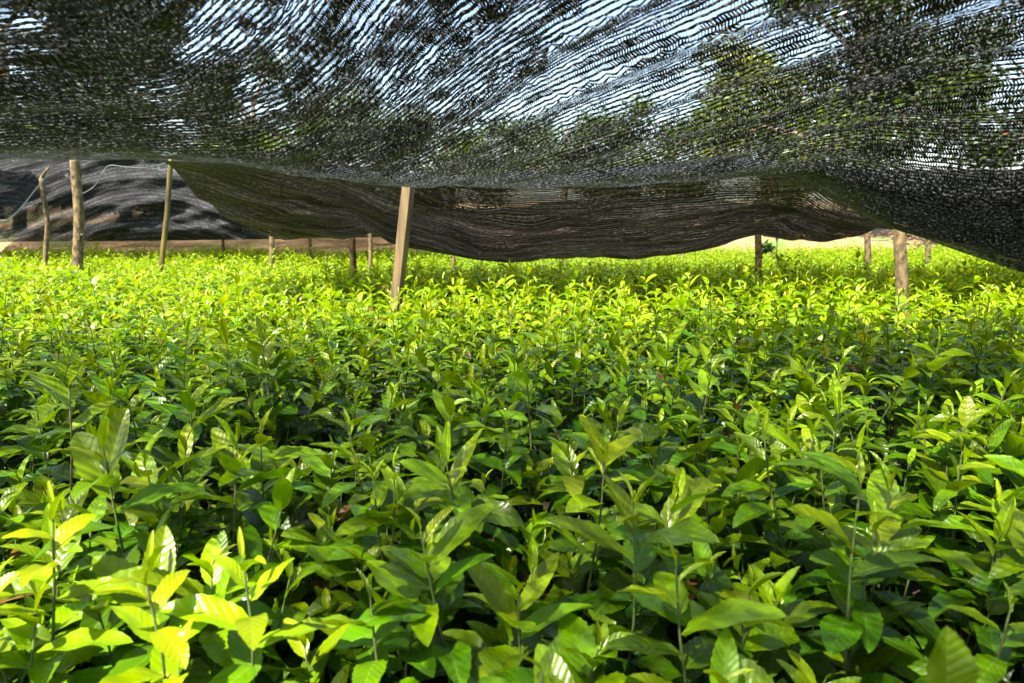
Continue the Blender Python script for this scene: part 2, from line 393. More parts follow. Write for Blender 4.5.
X_m = X_m[:, ys_m >= 3.99]; Z_m = Z_m[:, ys_m >= 3.99]; Y_m = Y_m[:, ys_m >= 3.99]
U_m, W_m = uv_mid(X_m, Y_m)
V_, F_, uv_ = thick(np.stack([X_m, Y_m, Z_m], -1).reshape(-1, 3), grid_faces(*X_m.shape), np.stack([U_m, W_m], -1).reshape(-1, 2), 3, .0024)
o = mesh_obj('shade_net', V_, F_, M['net_mid'], None, uv_)
tag(o, 'brownish black fine net hanging in deep sags behind the leaning square post', 'shade net', 'black shade nets over the seedlings')

# back left curtain, and a farther sheet to the left side
def curtain(name, path, ztop, zbot, mat, label, seed, rows=40, n=260, depth=.25):
    P = np.array(path, float); s = np.linspace(0, 1, n); sp = np.linspace(0, 1, len(P))
    x = np.interp(s, sp, P[:, 0]); y = np.interp(s, sp, P[:, 1]); zt = np.interp(s, np.linspace(0, 1, len(ztop)), ztop); zb = np.interp(s, np.linspace(0, 1, len(zbot)), zbot)
    k = np.ones(9)/9
    zt = np.convolve(np.pad(zt, 4, 'edge'), k, 'valid'); zb = np.convolve(np.pad(zb, 4, 'edge'), k, 'valid')
    t = np.linspace(0, 1, rows)
    Xx = np.repeat(x[:, None], rows, 1); Tt = np.repeat(t[None], n, 0)
    Z = zt[:, None]*(1-Tt)+zb[:, None]*Tt
    ph = Z*1.0+.30*np.cos(Xx*1.25+seed)+.12*fbm(Xx*.7, Z*1.5)
    Yy = y[:, None] + .07*np.abs(np.sin(ph*9+fbm(Xx,Z*2)*4))**.8 + .015*np.abs(np.sin(ph*23+Xx)) - depth*np.sin(Tt*np.pi*.9)*1.0 + .3*fbm(Xx*.9+seed+Tt*1.5, Tt*3.0+seed+Xx*.6) + .10*fbm(Xx*4+Tt*9, Tt*5+seed)
    L = np.concatenate([[0], np.cumsum(np.hypot(np.diff(x), np.diff(y)))])
    uv = np.stack([np.repeat(L[:, None], rows, 1)+.15*fbm(Xx, Tt*3), ph+.03*fbm(Xx*3, Z*4)], -1).reshape(-1, 2)
    V, Fq, uv = thick(np.stack([Xx, Yy, Z+CZ], -1).reshape(-1, 3), grid_faces(n, rows), uv, 2, .006, 1)
    o = mesh_obj(name, V, Fq, mat, None, uv)
    return tag(o, label, 'shade net', 'black shade nets over the seedlings')
def ray_at(px, py, y):
    u = (px-512)/F; v = (py-341.5)/F
    t = y/(math.cos(PITCH)-v*math.sin(PITCH)); return u*t, (-math.sin(PITCH)-v*math.cos(PITCH))*t
def relz(py, y): return (HOR-py)/F*y
back_net = curtain('shade_net', [(-14, 10), (-9, 10), (-5, 9.8), (-1.4, 9.6)], [relz(150, 10), relz(165, 10), relz(180, 10), relz(150, 10), relz(158, 10), relz(178, 10), relz(200, 10)],
        [relz(248, 10), relz(247, 10), relz(245, 10), relz(241, 10), relz(240, 10), relz(238, 10), relz(236, 10)], M['net_back'],
        'dark shade net hanging like a crumpled curtain behind the round log post at left', 3.1)
side_net = curtain('shade_net', [(-9.5, 5.6), (-6.4, 6.6), (-5.6, 7.6), (-5.7, 8.4)], [relz(120, 6), relz(140, 6), relz(158, 6.5), relz(175, 8), relz(170, 8)],
        [relz(250, 6), relz(246, 6), relz(236, 6), relz(212, 8), relz(178, 8)], M['net_back'],
        'grey net pulled back at the far left edge with a pale diagonal hem', 8.4, depth=.1)

# sheet over the far beds, lengthened past them to shade the bank, seen as a dark band between the middle sags and the earth bank
def far_z(x, y): return .52 + .1*np.sin(x*.9+1)*np.sin(y*.8) - .22*np.exp(-((y-11.4)/.6)**2)+.1*fbm(x*.8, y*.8)
uv_far = lambda x, y: (x*.9+y*.3, y*.9-x*.3)
o = net_sheet('shade_net', np.arange(-11, -1, .08), np.arange(10.2, 17.0, .08), far_z, uv_far, M['net_back'])
tag(o, 'farthest black net over the last rows of seedlings before the earth bank at left', 'shade net', 'black shade nets over the seedlings')

def cord(name, pts, r, label, mat='cord', parent=None):
    P = np.array(pts, float); n = 40; s = np.linspace(0, 1, len(P)); t = np.linspace(0, 1, n)
    Q = np.stack([np.interp(t, s, P[:, i]) for i in range(3)], -1)
    k = np.hanning(9); k /= k.sum()
    for i in range(3): Q[:, i] = np.convolve(np.pad(Q[:, i], 4, 'edge'), k, 'valid')
    V, Fq, uv = tube(Q, r, 6); o = mesh_obj(name, V, Fq, M[mat], parent, uv)
    return o if parent else tag(o, label, 'rope')
def pt(px, py, y):
    a, b = ray_at(px, py, y); return (a, y, CZ+b)
cord('hanging_rope', [pt(80, 195, 7.4), pt(95, 187, 7.5), pt(103, 172, 7.5), pt(108, 164.5, 7.6), pt(125, 167, 7.6), pt(145, 168, 7.6), pt(160, 165, 7.7), pt(171, 161, 7.7)], .006,
     'pale green cord swagged from the bamboo stake towards the log post')
cord('hem_cord', [pt(-10, 219, 6.6), pt(8, 221, 6.6), pt(22, 207, 6.9), pt(38, 186, 7.6), pt(45, 178, 8.2)], .005,
     '', parent=side_net)


# ------------------------------------------------------------------ posts
def make_post(bx, by, tx, ty, w, kind, label, zt_override=None, group='posts holding up the shade nets'):
    x, y = ground_xy(bx, by, CAN-CZ)
    xt, zt = ray_at(tx, ty, y); slope = (xt-x)/max(zt+CZ-CAN, .1)
    zt = CZ+zt+.02 if zt_override is None else zt_override
    rad = w/F*y/2
    n = 34; t = np.linspace(0, 1, n); z = -.05 + t*(zt+.05)
    sx = slope*(z-CAN)
    root = empty('net_post' if kind != 'bamboo' else 'bamboo_stake', (x + slope*(-CAN), y, 0))
    seed = bx*.37
    cx = sx - slope*(-CAN)
    if kind == 'timber':
        pr = np.array([(-1, -1), (-.5, -1.03), (0, -1), (.5, -1.02), (1, -1), (1.03, -.5), (1, 0), (1.02, .5), (1, 1), (0, 1), (-1, 1), (-1, 0)], float)
        a = R(-24); rot = np.array([[math.cos(a), -math.sin(a)], [math.sin(a), math.cos(a)]]); pr = pr @ rot.T
        V = []
        for k in range(n):
            r = rad*.82*(1.06-.1*t[k])*(1+.05*math.sin(t[k]*9))
            V.append(np.stack([cx[k]+pr[:, 0]*r, pr[:, 1]*r*.75, np.full(12, z[k])], -1))
        V = np.vstack(V); ns = 12
        i = np.arange(n-1)[:, None]*ns+np.arange(ns); j = np.arange(n-1)[:, None]*ns+(np.arange(ns)+1) % ns
        Fq = np.stack([i, j, j+ns, i+ns], -1).reshape(-1, 4); b = (n-1)*ns
        Fq = np.vstack([Fq, [[b, b+1, b+10, b+11], [b+1, b+2, b+9, b+10], [b+2, b+3, b+8, b+9], [b+3, b+4, b+7, b+8], [b+4, b+5, b+6, b+7]]])
        me = mesh_obj('shaft', V, Fq, M['timber'], root, V[:, :2], smooth=False)
    else:
        wob = rad*(.25 if kind == 'log' else .8 if kind == 'crooked' else .25)
        P = np.stack([cx+wob*np.sin(t*6.28)*math.sin(seed)+wob*.4*np.sin(t*12.6), wob*.6*np.sin(t*6.28+seed), z], -1)
        ns = 12
        ang = np.arange(ns)/ns*6.28
        rr = rad*(1.08-.14*t)[:, None]*(1+.12*(fbm(np.cos(ang)[None]*1.3+seed, np.sin(ang)[None]*1.3+t[:, None]*6)))
        if kind == 'bamboo': rr = rr*(1+.16*np.exp(-((t*6) % 1-.5)**2/.002))[:, None]
        V, Fq, uv = tube(P, rr, ns)
        mesh_obj('shaft', V, Fq, M['bark' if kind != 'bamboo' else 'bamboo'], root, uv)
        if kind == 'log':
            for s_ in range(2):
                zz = CAN + (zt-CAN)*(.3+.4*s_); aa = seed*3+s_*2.2
                V, Fq, uv = tube([(cx[n//2]+math.cos(aa)*rad*.6, math.sin(aa)*rad*.6, zz), (cx[n//2]+math.cos(aa)*rad*1.12, math.sin(aa)*rad*1.12, zz+.01), (cx[n//2]+math.cos(aa)*rad*1.22, math.sin(aa)*rad*1.22, zz+.016)], [rad*.34, rad*.28, rad*.2], 6)
                mesh_obj('knot', V, Fq, M['bark'], root, uv)
        if kind == 'crooked':
            top = P[-1]
            V, Fq, uv = tube([top, top+np.array([.05, 0, .07]), top+np.array([.11, 0, .13])], [rad*.8, rad*.6, rad*.4], 8)
            mesh_obj('fork', V, Fq, M['bark'], root, uv)
    tag(root, label, 'post' if kind != 'bamboo' else 'stake', group)
    return root
make_post(79, 268, 75, 160, 9.5, 'log', 'thick round log post, tallest at the left, in front of the crumpled back net')
make_post(162, 265, 171, 160, 5, 'bamboo', 'thin yellow bamboo stake leaning to the right beside the thick left log')
make_post(47, 261, 42, 180, 4.5, 'crooked', 'thin crooked forked stake left of the thick round log post')
make_post(396, 303, 408, 190, 11.5, 'timber', 'square sawn timber post leaning to the right in front of the sagging middle net')
make_post(902, 303, 901, 236, 12, 'log', 'thick round speckled log post at right under the low drape of the near net', CZ+.1)
make_post(352, 273, 352, 237, 7, 'log', 'short round log just left of the leaning square post', CZ-.1)
make_post(758, 275, 758, 231, 6.5, 'log', 'dark round post with a small shrub behind it, before the bare earth at right', CZ+.05)
make_post(868, 262, 868, 229, 6, 'log', 'brown round post between the shrub post and the thick right log', CZ+.05)
make_post(928, 257, 928, 240, 5, 'log', 'small far post just right of the thick speckled right log', CZ+.02)
make_post(272, 261, 272, 235, 5, 'log', 'slim log post standing before the earth bank between bamboo stake and short log', CZ+.0)
make_post(370, 263, 370, 232, 4, 'log', 'slender post right beside the short round log', CZ+.0)
make_post(223, 251, 223, 231, 3.2, 'log', 'tiny far stake right of the bamboo stake', CZ+.0)
make_post(310, 252, 310, 236, 3.4, 'log', 'tiny far post just left of the short round log, before the earth bank', CZ+.0)
make_post(453, 262, 453, 250, 4, 'log', 'small post half hidden under the net right of the leaning square post', CZ-.1)
make_post(416, 252, 416, 240, 3, 'log', 'tiny far post close to the right of the leaning square post', CZ-.1)
make_post(683, 256, 683, 245, 4, 'log', 'small post under the middle net left of the dark shrub post', CZ-.1)
make_post(580, 253, 580, 247, 3, 'log', 'right one of two tiny far stakes under the centre of the middle net', CZ-.15)
make_post(565, 255, 565, 247, 3.6, 'log', 'left one of two tiny far stakes under the centre of the middle net', CZ-.15)

# ------------------------------------------------------------------ leaves
def leaf_grid(nl, nw, fine):
    t = np.linspace(0, 1, nl); s = np.linspace(-1, 1, nw)
    T_, S_ = np.meshgrid(t, s, indexing='ij')
    w = np.sin(np.pi*np.clip(T_, 0, 1)**.88)**.68*(1-.14*T_)
    w = np.where(T_ < .1, w*T_/.1, w); w[-1] = 0.0; w = w+.012*(T_ < .02)
    if fine:                                       # small teeth on the margin
        w = w*(1+.035*(np.abs(S_) > .99)*np.where(np.arange(nl)[:, None] % 2 == 0, 1, -1))
    return T_, S_, w
GR = {k: (leaf_grid(*k), grid_faces(k[0], k[1])) for k in ((20, 9, True), (11, 5, False), (6, 3, False), (4, 3, False))}
def leaf_geo(key, L, W, base, az, elev, curl, fold, twist, wave, r):
    (T_, S_, w), Fq = GR[key]
    # bend: direction angle changes along the leaf
    th = elev - curl*T_[:, 0]**1.3
    dt = L/(T_.shape[0]-1)
    rr = np.concatenate([[0], np.cumsum(np.cos((th[1:]+th[:-1])/2)*dt)]); zz = np.concatenate([[0], np.cumsum(np.sin((th[1:]+th[:-1])/2)*dt)])
    lat = S_*w*W/2
    up = fold*np.abs(lat) + wave*W*np.sin(T_*14+r*20+S_*1.5)*np.abs(S_)*w*.5
    if key[2]:
        ph = T_*8-np.abs(S_)*w*1.1
        up = up + .0008*np.abs(np.sin(ph*np.pi))*w*np.clip(1-np.abs(S_), .1, 1)*1.5
    latx = lat*np.cos(np.arctan(fold))
    nx = -np.sin(th)[:, None]; nz = np.cos(th)[:, None]
    x = rr[:, None]+nx*up; z = zz[:, None]+nz*up; y = latx
    tw = twist*T_
    y2 = y*np.cos(tw) - up*np.sin(tw)*.5; z = z + y*np.sin(tw); y = y2
    ca, sa = math.cos(az), math.sin(az)
    V = np.stack([base[0]+x*ca-y*sa, base[1]+x*sa+y*ca, base[2]+z], -1).reshape(-1, 3)
    uv = np.stack([S_*.5*np.maximum(w, .02)+.5, T_], -1).reshape(-1, 2)
    return V, Fq, uv

def plant_geo(H, nleaf, key, seed, Lmax=.085, lean=None, stem_key=6, leaf_zone=(.12, 1.0), pale=0., specs=None):
    """returns stem (P, rad) and Acc of leaves"""
    g = np.random.default_rng(seed)
    la = g.uniform(0, 6.28); lm = g.uniform(0, .10)*H*1.5 if lean is None else lean[1]; la = la if lean is None else lean[0]
    tt = np.linspace(0, 1, 7)
    P = np.stack([math.cos(la)*lm*tt**1.6+.012*np.sin(tt*5+seed), math.sin(la)*lm*tt**1.6+.012*np.cos(tt*4+seed)-.012*math.cos(seed), tt*H], -1)
    acc = Acc(); az = g.uniform(0, 6.28)
    for k in range(nleaf):
        f = k/(nleaf-1.0)
        tpos = leaf_zone[0] + (leaf_zone[1]-leaf_zone[0])*f**.66
        base = np.array([np.interp(tpos, tt, P[:, i]) for i in range(3)])
        az += 2.4 + g.uniform(-.5, .5)
        top = 1-f
        L = Lmax*g.uniform(.78, 1.15)*np.interp(f, [0, .3, .75, .92, 1], [.75, 1., .95, .60, .34])
        W = L*g.uniform(.40, .52)*np.interp(f, [0, .85, 1], [1, .95, .55])
        elev = R(np.interp(f, [0, .5, .85, 1], [-10, 10, 34, 68])+g.uniform(-20, 20))
        curl = R(g.uniform(20, 90))*(1.1-.6*f)
        age = np.clip(np.interp(f, [0, .5, .8, 1], [1., .72, .32, .02])+g.uniform(-.14, .14)-pale, 0, 1)
        r = g.random()
        V, Fq, uv = leaf_geo(key, L, W, base, az, elev, curl, g.uniform(.1, .45)+.5*(f > .9), g.uniform(-.5, .5), g.uniform(.03, .12), r)
        acc.add(V, Fq, uv, age=age, rnd=r)
    side = None
    if seed % 5 in (0, 2, 4) and specs is None:          # a side shoot with its own small leaves
        b0 = np.array([np.interp(.35, tt, P[:, i]) for i in range(3)]); aa = g.uniform(0, 6.28); out = g.uniform(.035, .075); hh = H*g.uniform(.38, .55)
        q = np.linspace(0, 1, 5)
        side = np.stack([b0[0]+math.cos(aa)*out*q**.6, b0[1]+math.sin(aa)*out*q**.6, b0[2]+hh*q], -1)
        for k in range(6):
            f = k/5.; base = np.array([np.interp(.35+.65*f, q, side[:, i]) for i in range(3)]); az += 2.4+g.uniform(-.4, .4)
            L = Lmax*g.uniform(.7, .95)*np.interp(f, [0, .6, 1], [1, .9, .4]); r = g.random()
            V, Fq, uv = leaf_geo(key, L, L*g.uniform(.38, .48), base, az, R(np.interp(f, [0, .6, 1], [5, 30, 75])+g.uniform(-18, 18)), R(g.uniform(15, 60)), g.uniform(.1, .45), g.uniform(-.5, .5), g.uniform(.03, .1), r)
            acc.add(V, Fq, uv, age=np.clip(np.interp(f, [0, .5, 1], [.8, .4, .02])+g.uniform(-.12, .12)-pale, 0, 1), rnd=r)
    if specs:
        for (tpos, azd, L, W, el, cu, age) in specs:
            base = np.array([np.interp(tpos, tt, P[:, i]) for i in range(3)]); r = g.random()
            V, Fq, uv = leaf_geo(key, L, W, base, R(azd), R(el), R(cu), .28, g.uniform(-.2, .2), .06, r)
            acc.add(V, Fq, uv, age=age, rnd=r*.7)
    return P, acc, side

def build_plant(H, nleaf, key, seed, brown=False, name='tea_seedling', **kw):
    root = empty(name)
    P, acc, side = plant_geo(H, nleaf, key, seed, **kw)
    n = len(P); V, Fq, uv = tube(P, np.linspace(.0026, .0012, n)*(H/.4)**.5, 6)
    st = Acc(); st.add(V, Fq, uv)
    if side is not None: st.add(*tube(side, np.linspace(.0019, .001, len(side)), 6))
    st.build('stem', M['stem_brown' if brown else 'stem'], root)
    acc.build('leaves', M['leaf'], root)
    return root

# prototypes -------------------------------------------------------
protos = []
for i in range(16):
    H = [.38, .42, .45, .40, .48, .36, .43, .46][i % 8]
    protos.append((build_plant(H, [16, 17, 19, 17, 20, 16, 18, 19][i % 8], (11, 5, False), 100+i, Lmax=.092+.020*((i*7) % 5)/4), H))
near_protos = []
for i in range(10):
    H = [.37, .42, .40, .45, .35][i % 5]
    near_protos.append((build_plant(H, 17+i % 4, (20, 9, True), 300+i, Lmax=.102+.024*((i*3) % 4)/3), H))

# positions: jittered rows, spacing 14 cm
sp = .107
pts = []
for iy in range(int(17.0/sp)+1):
    y0 = .28+iy*sp
    half = .80*y0+1.0
    nx = int(half/sp)
    for ix in range(-nx, nx+1):
        x = ix*sp + (iy % 2)*sp*.5 + rng.uniform(-.045, .045); y = y0 + rng.uniform(-.045, .045)
        pts.append((x, y))
pts = np.array([p_ for p_ in pts if p_[1]-.12*p_[0] < 13.6 + .5*math.sin(p_[0]*2.1)])
depth = pts[:, 1]
inview = (np.abs(pts[:, 0]) < .76*depth+.12)
near_mask = inview & (depth > .42)
# hero plants: (pixel of the tip, height, seed, kwargs, label)
heroes = [
 ((60, 388, 1.22), .54, 901, dict(nleaf=8, leaf_zone=(.25, 1.), brown=True, Lmax=.105, specs=[(.96, 170, .115, .045, 38, 25, .35), (.85, 175, .10, .04, -8, 20, .6)]), 'tall lone seedling with a bare brown stem and a broad raised leaf standing at left'),
 ((588, 466, 1.02), .50, 902, dict(nleaf=13, Lmax=.10, pale=.35, specs=[(1., 150, .085, .05, 60, 10, .0), (.98, 20, .085, .055, 45, 25, .02), (.8, 200, .06, .035, 30, 30, .05)]), 'bright yellow seedling in the centre with two broad glowing leaves at its tip'),
 ((528, 352, 1.35), .52, 903, dict(nleaf=16, Lmax=.10, pale=.15), 'tall upright seedling rising just above the yellow one in the centre'),
 ((446, 520, .80), .47, 904, dict(nleaf=15, Lmax=.11, pale=.0, specs=[(.9, 35, .115, .05, 40, 20, .35), (.84, 150, .085, .05, 20, 30, .7), (.7, 300, .09, .045, -10, 20, .8)]), 'broad leaved seedling at lower centre with one large pale leaf pointing right'),
 ((846, 475, .82), .52, 905, dict(nleaf=9, leaf_zone=(.12, 1.), Lmax=.12, pale=.05, specs=[(.97, 120, .12, .042, 40, 65, .45), (.78, 0, .12, .045, 25, 35, .6), (.99, 160, .11, .04, 30, 50, .4)]), 'tall thick stemmed seedling at right with long drooping rippled leaves'),
 ((965, 432, 1.15), .50, 906, dict(nleaf=7, leaf_zone=(.4, 1.), Lmax=.075, pale=.35, specs=[(1., 60, .065, .03, 60, 10, .02), (.97, 210, .05, .03, 30, 20, .05)]), 'slim seedling with three pale yellow leaves at its tip near the right edge'),
 ((40, 520, .72), .44, 907, dict(nleaf=19, Lmax=.095, pale=.30), 'sunlit pale yellow seedling, farthest left of the brightly lit ones in the lower left corner'),  # this and the next two: direct sun also put into paler leaf colour
 ((240, 560, .68), .42, 908, dict(nleaf=18, Lmax=.105, pale=.28), 'sunlit pale seedling at the right end of the bright lower left patch'),
 ((130, 585, .66), .40, 909, dict(nleaf=18, Lmax=.10, pale=.30), 'sunlit seedling with whitish curled leaves in the middle of the bright lower left patch'),
 ((952, 708, .46), .47, 910, dict(nleaf=6, leaf_zone=(.5, .95), Lmax=.06, specs=[(1., 95, .062, .046, 85, 5, .4)]), 'blurred nearest seedling at the lower right corner with one upright round leaf'),
 ((700, 560, .72), .44, 911, dict(nleaf=16, Lmax=.115, pale=.0), 'deep green seedling right of the lower centre with long leaves spread flat'),
 ((545, 655, .55), .44, 912, dict(nleaf=14, Lmax=.095), 'seedling cut by the bottom edge at the centre with an upright pointed leaf'),
 ((700, 372, 1.25), .52, 913, dict(nleaf=15, Lmax=.095, pale=.05), 'tall dark stemmed seedling standing above its neighbours right of centre'),
 ((385, 478, .95), .43, 914, dict(nleaf=16, Lmax=.105, pale=.05), 'rounded bushy seedling left of the lower centre with overlapping glossy leaves'),
]
taken = []
for (px, py, y), H, seed, kw, lab in heroes:
    x = (px-512)/F*y; zt = CZ + relz(py, y)
    # exact: put the tip on the pixel ray at distance y
    u = (px-512)/F; v = (py-341.5)/F
    d = np.array([u, math.cos(PITCH)-v*math.sin(PITCH), -math.sin(PITCH)-v*math.cos(PITCH)]); t = y/d[1]
    x, zt = d[0]*t, CZ+d[2]*t
    kw = dict(kw); nleaf = kw.pop('nleaf')
    Hh = float(np.clip(zt, .25, .62))
    o = build_plant(Hh, nleaf, (20, 9, True), seed, lean=(seed*1.7, .02), **kw)
    o.location = (x, y, 0)
    tag(o, lab, 'seedling', 'tea seedlings in the crowded bed'); taken.append((x, y))
taken = np.array(taken)
dmin = np.min(np.hypot(pts[:, None, 0]-taken[None, :, 0], pts[:, None, 1]-taken[None, :, 1]), 1)
ok = dmin > .055
idx = np.where(near_mask & ok)[0]
idx = idx[np.argsort(depth[idx])]
N_IND = 300-len(heroes)
ind = idx[:N_IND]; dlim = depth[ind[-1]]
indset = np.zeros(len(pts), bool); indset[ind] = True
print('plants', len(pts), 'individual to depth', dlim)

def height_var(x, y): return 1.08-.16*float(sstep(4.5, 8, y))+.20*fbm(x*.9+3, y*.9)+.10*fbm(x*3, y*3)
REFS = [(-200, 'near the left edge of the photo'), (60, 'below the thick left log post'), (135, 'below the bamboo stake'), (215, 'between bamboo stake and short log'),
        (310, 'below the short round log'), (395, 'below the leaning square post'), (470, 'just right of the square post'), (560, 'below the middle sag of net'),
        (650, 'right of the middle sag'), (730, 'below the dark shrub post'), (815, 'left of the thick right log'), (880, 'below the thick right log post'), (950, 'near the right edge of the photo')]
BANDS = [(.0, 'front row'), (.62, 'second row'), (.78, 'third row'), (.95, 'fourth row'), (1.12, 'fifth row'), (1.3, 'sixth row'), (1.5, 'seventh row'), (1.72, 'eighth row'), (1.95, 'ninth row'), (2.2, 'tenth row')]
def cell_of(x, y):
    px = 512+F*x/(y*math.cos(PITCH)+(CZ-CAN)*math.sin(PITCH))
    return max(i for i, q in enumerate(REFS) if px >= q[0] or i == 0), max(i for i, q in enumerate(BANDS) if y >= q[0]), px
def make_labels(items):
    """items: (obj, x, y, stature, look) -> one label each from look, place and order from left to right"""
    cells = {}
    for it in items:
        a, b, px = cell_of(it[1], it[2]); cells.setdefault((a, b, it[3], it[4]), []).append((px, it[0]))
    for (a, b, st, lk), L in cells.items():
        L.sort(key=lambda q: q[0])
        for i, (px, o) in enumerate(L):
            w = '' if len(L) == 1 else ['left', 'right'][i]+' one of two, ' if len(L) == 2 else ['left', 'middle', 'right'][i]+' one of three, ' if len(L) == 3 else ['first', 'second', 'third', 'fourth', 'fifth', 'sixth', 'seventh'][i]+' from left, '
            tag(o, '%s %s seedling, %s%s %s' % (st, lk, w, BANDS[b][1], REFS[a][1]), 'seedling', 'tea seedlings in the crowded bed')
def copy_tree(root):
    c = root.copy(); COL.objects.link(c)
    for ch in root.children:
        d = ch.copy(); COL.objects.link(d); d.parent = c
    return c
used = {}; items = []
for k in ind:
    x, y = pts[k]
    pool = near_protos if y < 1.45 else protos
    pi = int(rng.integers(len(pool)))
    root, H = pool[pi]
    key = (id(pool), pi)
    o = root if key not in used else copy_tree(root)
    used[key] = 1
    s = rng.uniform(.78, 1.16)*height_var(x, y)
    if y < .6: s = min(s, .80)
    elif y < .8: s = min(s, .98)
    if rng.random() < .07 and y > .9: s *= 1.2
    o.location = (x, y, 0); o.scale = (1.0, 1.0, s) if s > 1 else (.5+.5*s, .5+.5*s, s)
    o.rotation_euler = (rng.normal(0, .13), rng.normal(0, .13), rng.uniform(0, 6.28))
    items.append((o, x, y, 'tall' if s*H > .44 else 'short' if s*H < .36 else 'medium', 'sunlit' if (x < -.12 and y < 1.04-.5*(x+.82)) else 'green'))
make_labels(items)
for pool in (near_protos, protos):
    for pi, (root, H) in enumerate(pool):
        if (id(pool), pi) not in used:
            for ch in list(root.children): bpy.data.objects.remove(ch)
            bpy.data.objects.remove(root)

# the rest of the field: one uncountable mass --------------------------------
def merged(rest, keyf, nvar, seed0, leaf_fac, name, label):
    var = []
    for i in range(nvar):
        H = .38+.10*((i*5) % 7)/6
        P, acc, side = plant_geo(H, max(7, int((14+i % 4)*leaf_fac)), keyf, seed0+i, Lmax=.080+.02*((i*3) % 5)/4)
        V, Fq, uv = tube(P, np.linspace(.0034, .0014, len(P)), 3, cap=False)
        acc.add(V, Fq, uv, age=.55, rnd=.5)
        var.append((np.vstack(acc.V), np.vstack(acc.F), np.vstack(acc.U), np.concatenate(acc.A['age']), np.concatenate(acc.A['rnd'])))
    Vs = []; Fs = []; Us = []; As = []; Rs = []; n = 0
    for k in rest:
        x, y = pts[k]; V, Fq, uv, a, r = var[int(rng.integers(nvar))]
        s = rng.uniform(.85, 1.12)*height_var(x, y)*(1.2 if rng.random() < .06 else 1); q = rng.uniform(0, 6.28); c_, s_ = math.cos(q), math.sin(q)
        tx, ty = rng.uniform(-.12, .12, 2)
        W = np.stack([V[:, 0]*c_-V[:, 1]*s_+tx*V[:, 2]+x, V[:, 0]*s_+V[:, 1]*c_+ty*V[:, 2]+y, V[:, 2]*s], -1)
        Vs.append(W); Fs.append(Fq+n); Us.append(uv); As.append(np.clip(a+rng.uniform(-.12, .12), 0, 1)); Rs.append(r); n += len(V)
    o = mesh_obj(name, np.vstack(Vs), np.vstack(Fs), M['leaf_far'], None, np.vstack(Us), {'age': np.concatenate(As), 'rnd': np.concatenate(Rs)})
    return o, n
rest = np.where(~indset & ok & ((depth > .55) | (np.abs(pts[:, 0]) > .76*depth+.2)))[0]
a_ = rest[depth[rest] < 6.5]; b_ = rest[depth[rest] >= 6.5]
oa, na = merged(a_, (6, 3, False), 14, 500, 1.0, 'seedling_field', '')
ob, nb = merged(b_, (4, 3, False), 12, 600, .85, 'seedling_field', '')
print('field verts', na, nb)
# join both into one object by building a single mesh
def join_meshes(objs, name, mat):
    Vs = []; Fs = []; Us = []; A = {'age': [], 'rnd': []}; n = 0
    for o in objs:
        me = o.data; v = np.empty(len(me.vertices)*3, np.float32); me.vertices.foreach_get('co', v); Vs.append(v.reshape(-1, 3))
        l = np.empty(len(me.loops), np.int32); me.loops.foreach_get('vertex_index', l); Fs.append(l.reshape(-1, 4)+n)
        u = np.empty(len(me.loops)*2, np.float32); me.uv_layers[0].data.foreach_get('uv', u); Us.append(u.reshape(-1, 2))
        for k in A:
            a = np.empty(len(me.vertices), np.float32); me.attributes[k].data.foreach_get('value', a); A[k].append(a)
        n += len(me.vertices)
        bpy.data.objects.remove(o); bpy.data.meshes.remove(me)
    V = np.vstack(Vs); Fq = np.vstack(Fs); U = np.vstack(Us); uv = np.zeros((len(V), 2), np.float32); uv[Fq.ravel()] = U
    return mesh_obj(name, V, Fq, mat, None, uv, {k: np.concatenate(a) for k, a in A.items()})
fld = join_meshes([oa, ob], 'seedling_field', M['leaf_far'])
tag(fld, 'dense sea of bright green tea seedlings stretching to the earth bank', 'seedlings', None, 'stuff')

# leaf litter on the soil and dry leaves caught in the net ----------------------
acc = Acc()
for k in range(420):
    y = rng.uniform(.35, 2.6); x = rng.uniform(-.85, .85)*(y+.2)
    V, Fq, uv = leaf_geo((6, 3, False), rng.uniform(.04, .08), rng.uniform(.018, .03), (x, y, rng.uniform(.004, .02)), rng.uniform(0, 6.28), R(rng.uniform(-5, 15)), R(rng.uniform(-30, 50)), .4, rng.uniform(-1, 1), .1, rng.random())
    acc.add(V, Fq, uv)
tag(acc.build('leaf_litter', M['dry_leaf']), 'brown fallen leaves lying on the soil between the seedlings', 'leaf litter', None, 'stuff')
acc = Acc()
for k in range(60):
    px = rng.choice([rng.uniform(775, 850), rng.uniform(260, 330), rng.uniform(430, 700)], p=[.6, .2, .2]); yv = 5.35 + rng.uniform(-.25, .1) if px > 770 else rng.uniform(4.5, 5.3)
    x = (px-512)/F*yv; z = float(mid_z(np.array(x), np.array(yv)))+CZ+.004
    V, Fq, uv = leaf_geo((6, 3, False), rng.uniform(.03, .06), rng.uniform(.018, .03), (x, yv, z), rng.uniform(0, 6.28), R(rng.uniform(-5, 15)), R(rng.uniform(-30, 50)), .4, rng.uniform(-1, 1), .1, rng.random())
    acc.add(V, Fq, uv)
tag(acc.build('dry_leaves', M['dry_leaf']), 'dry orange leaves caught in the hollow of the sagging net', 'leaf litter', None, 'stuff')

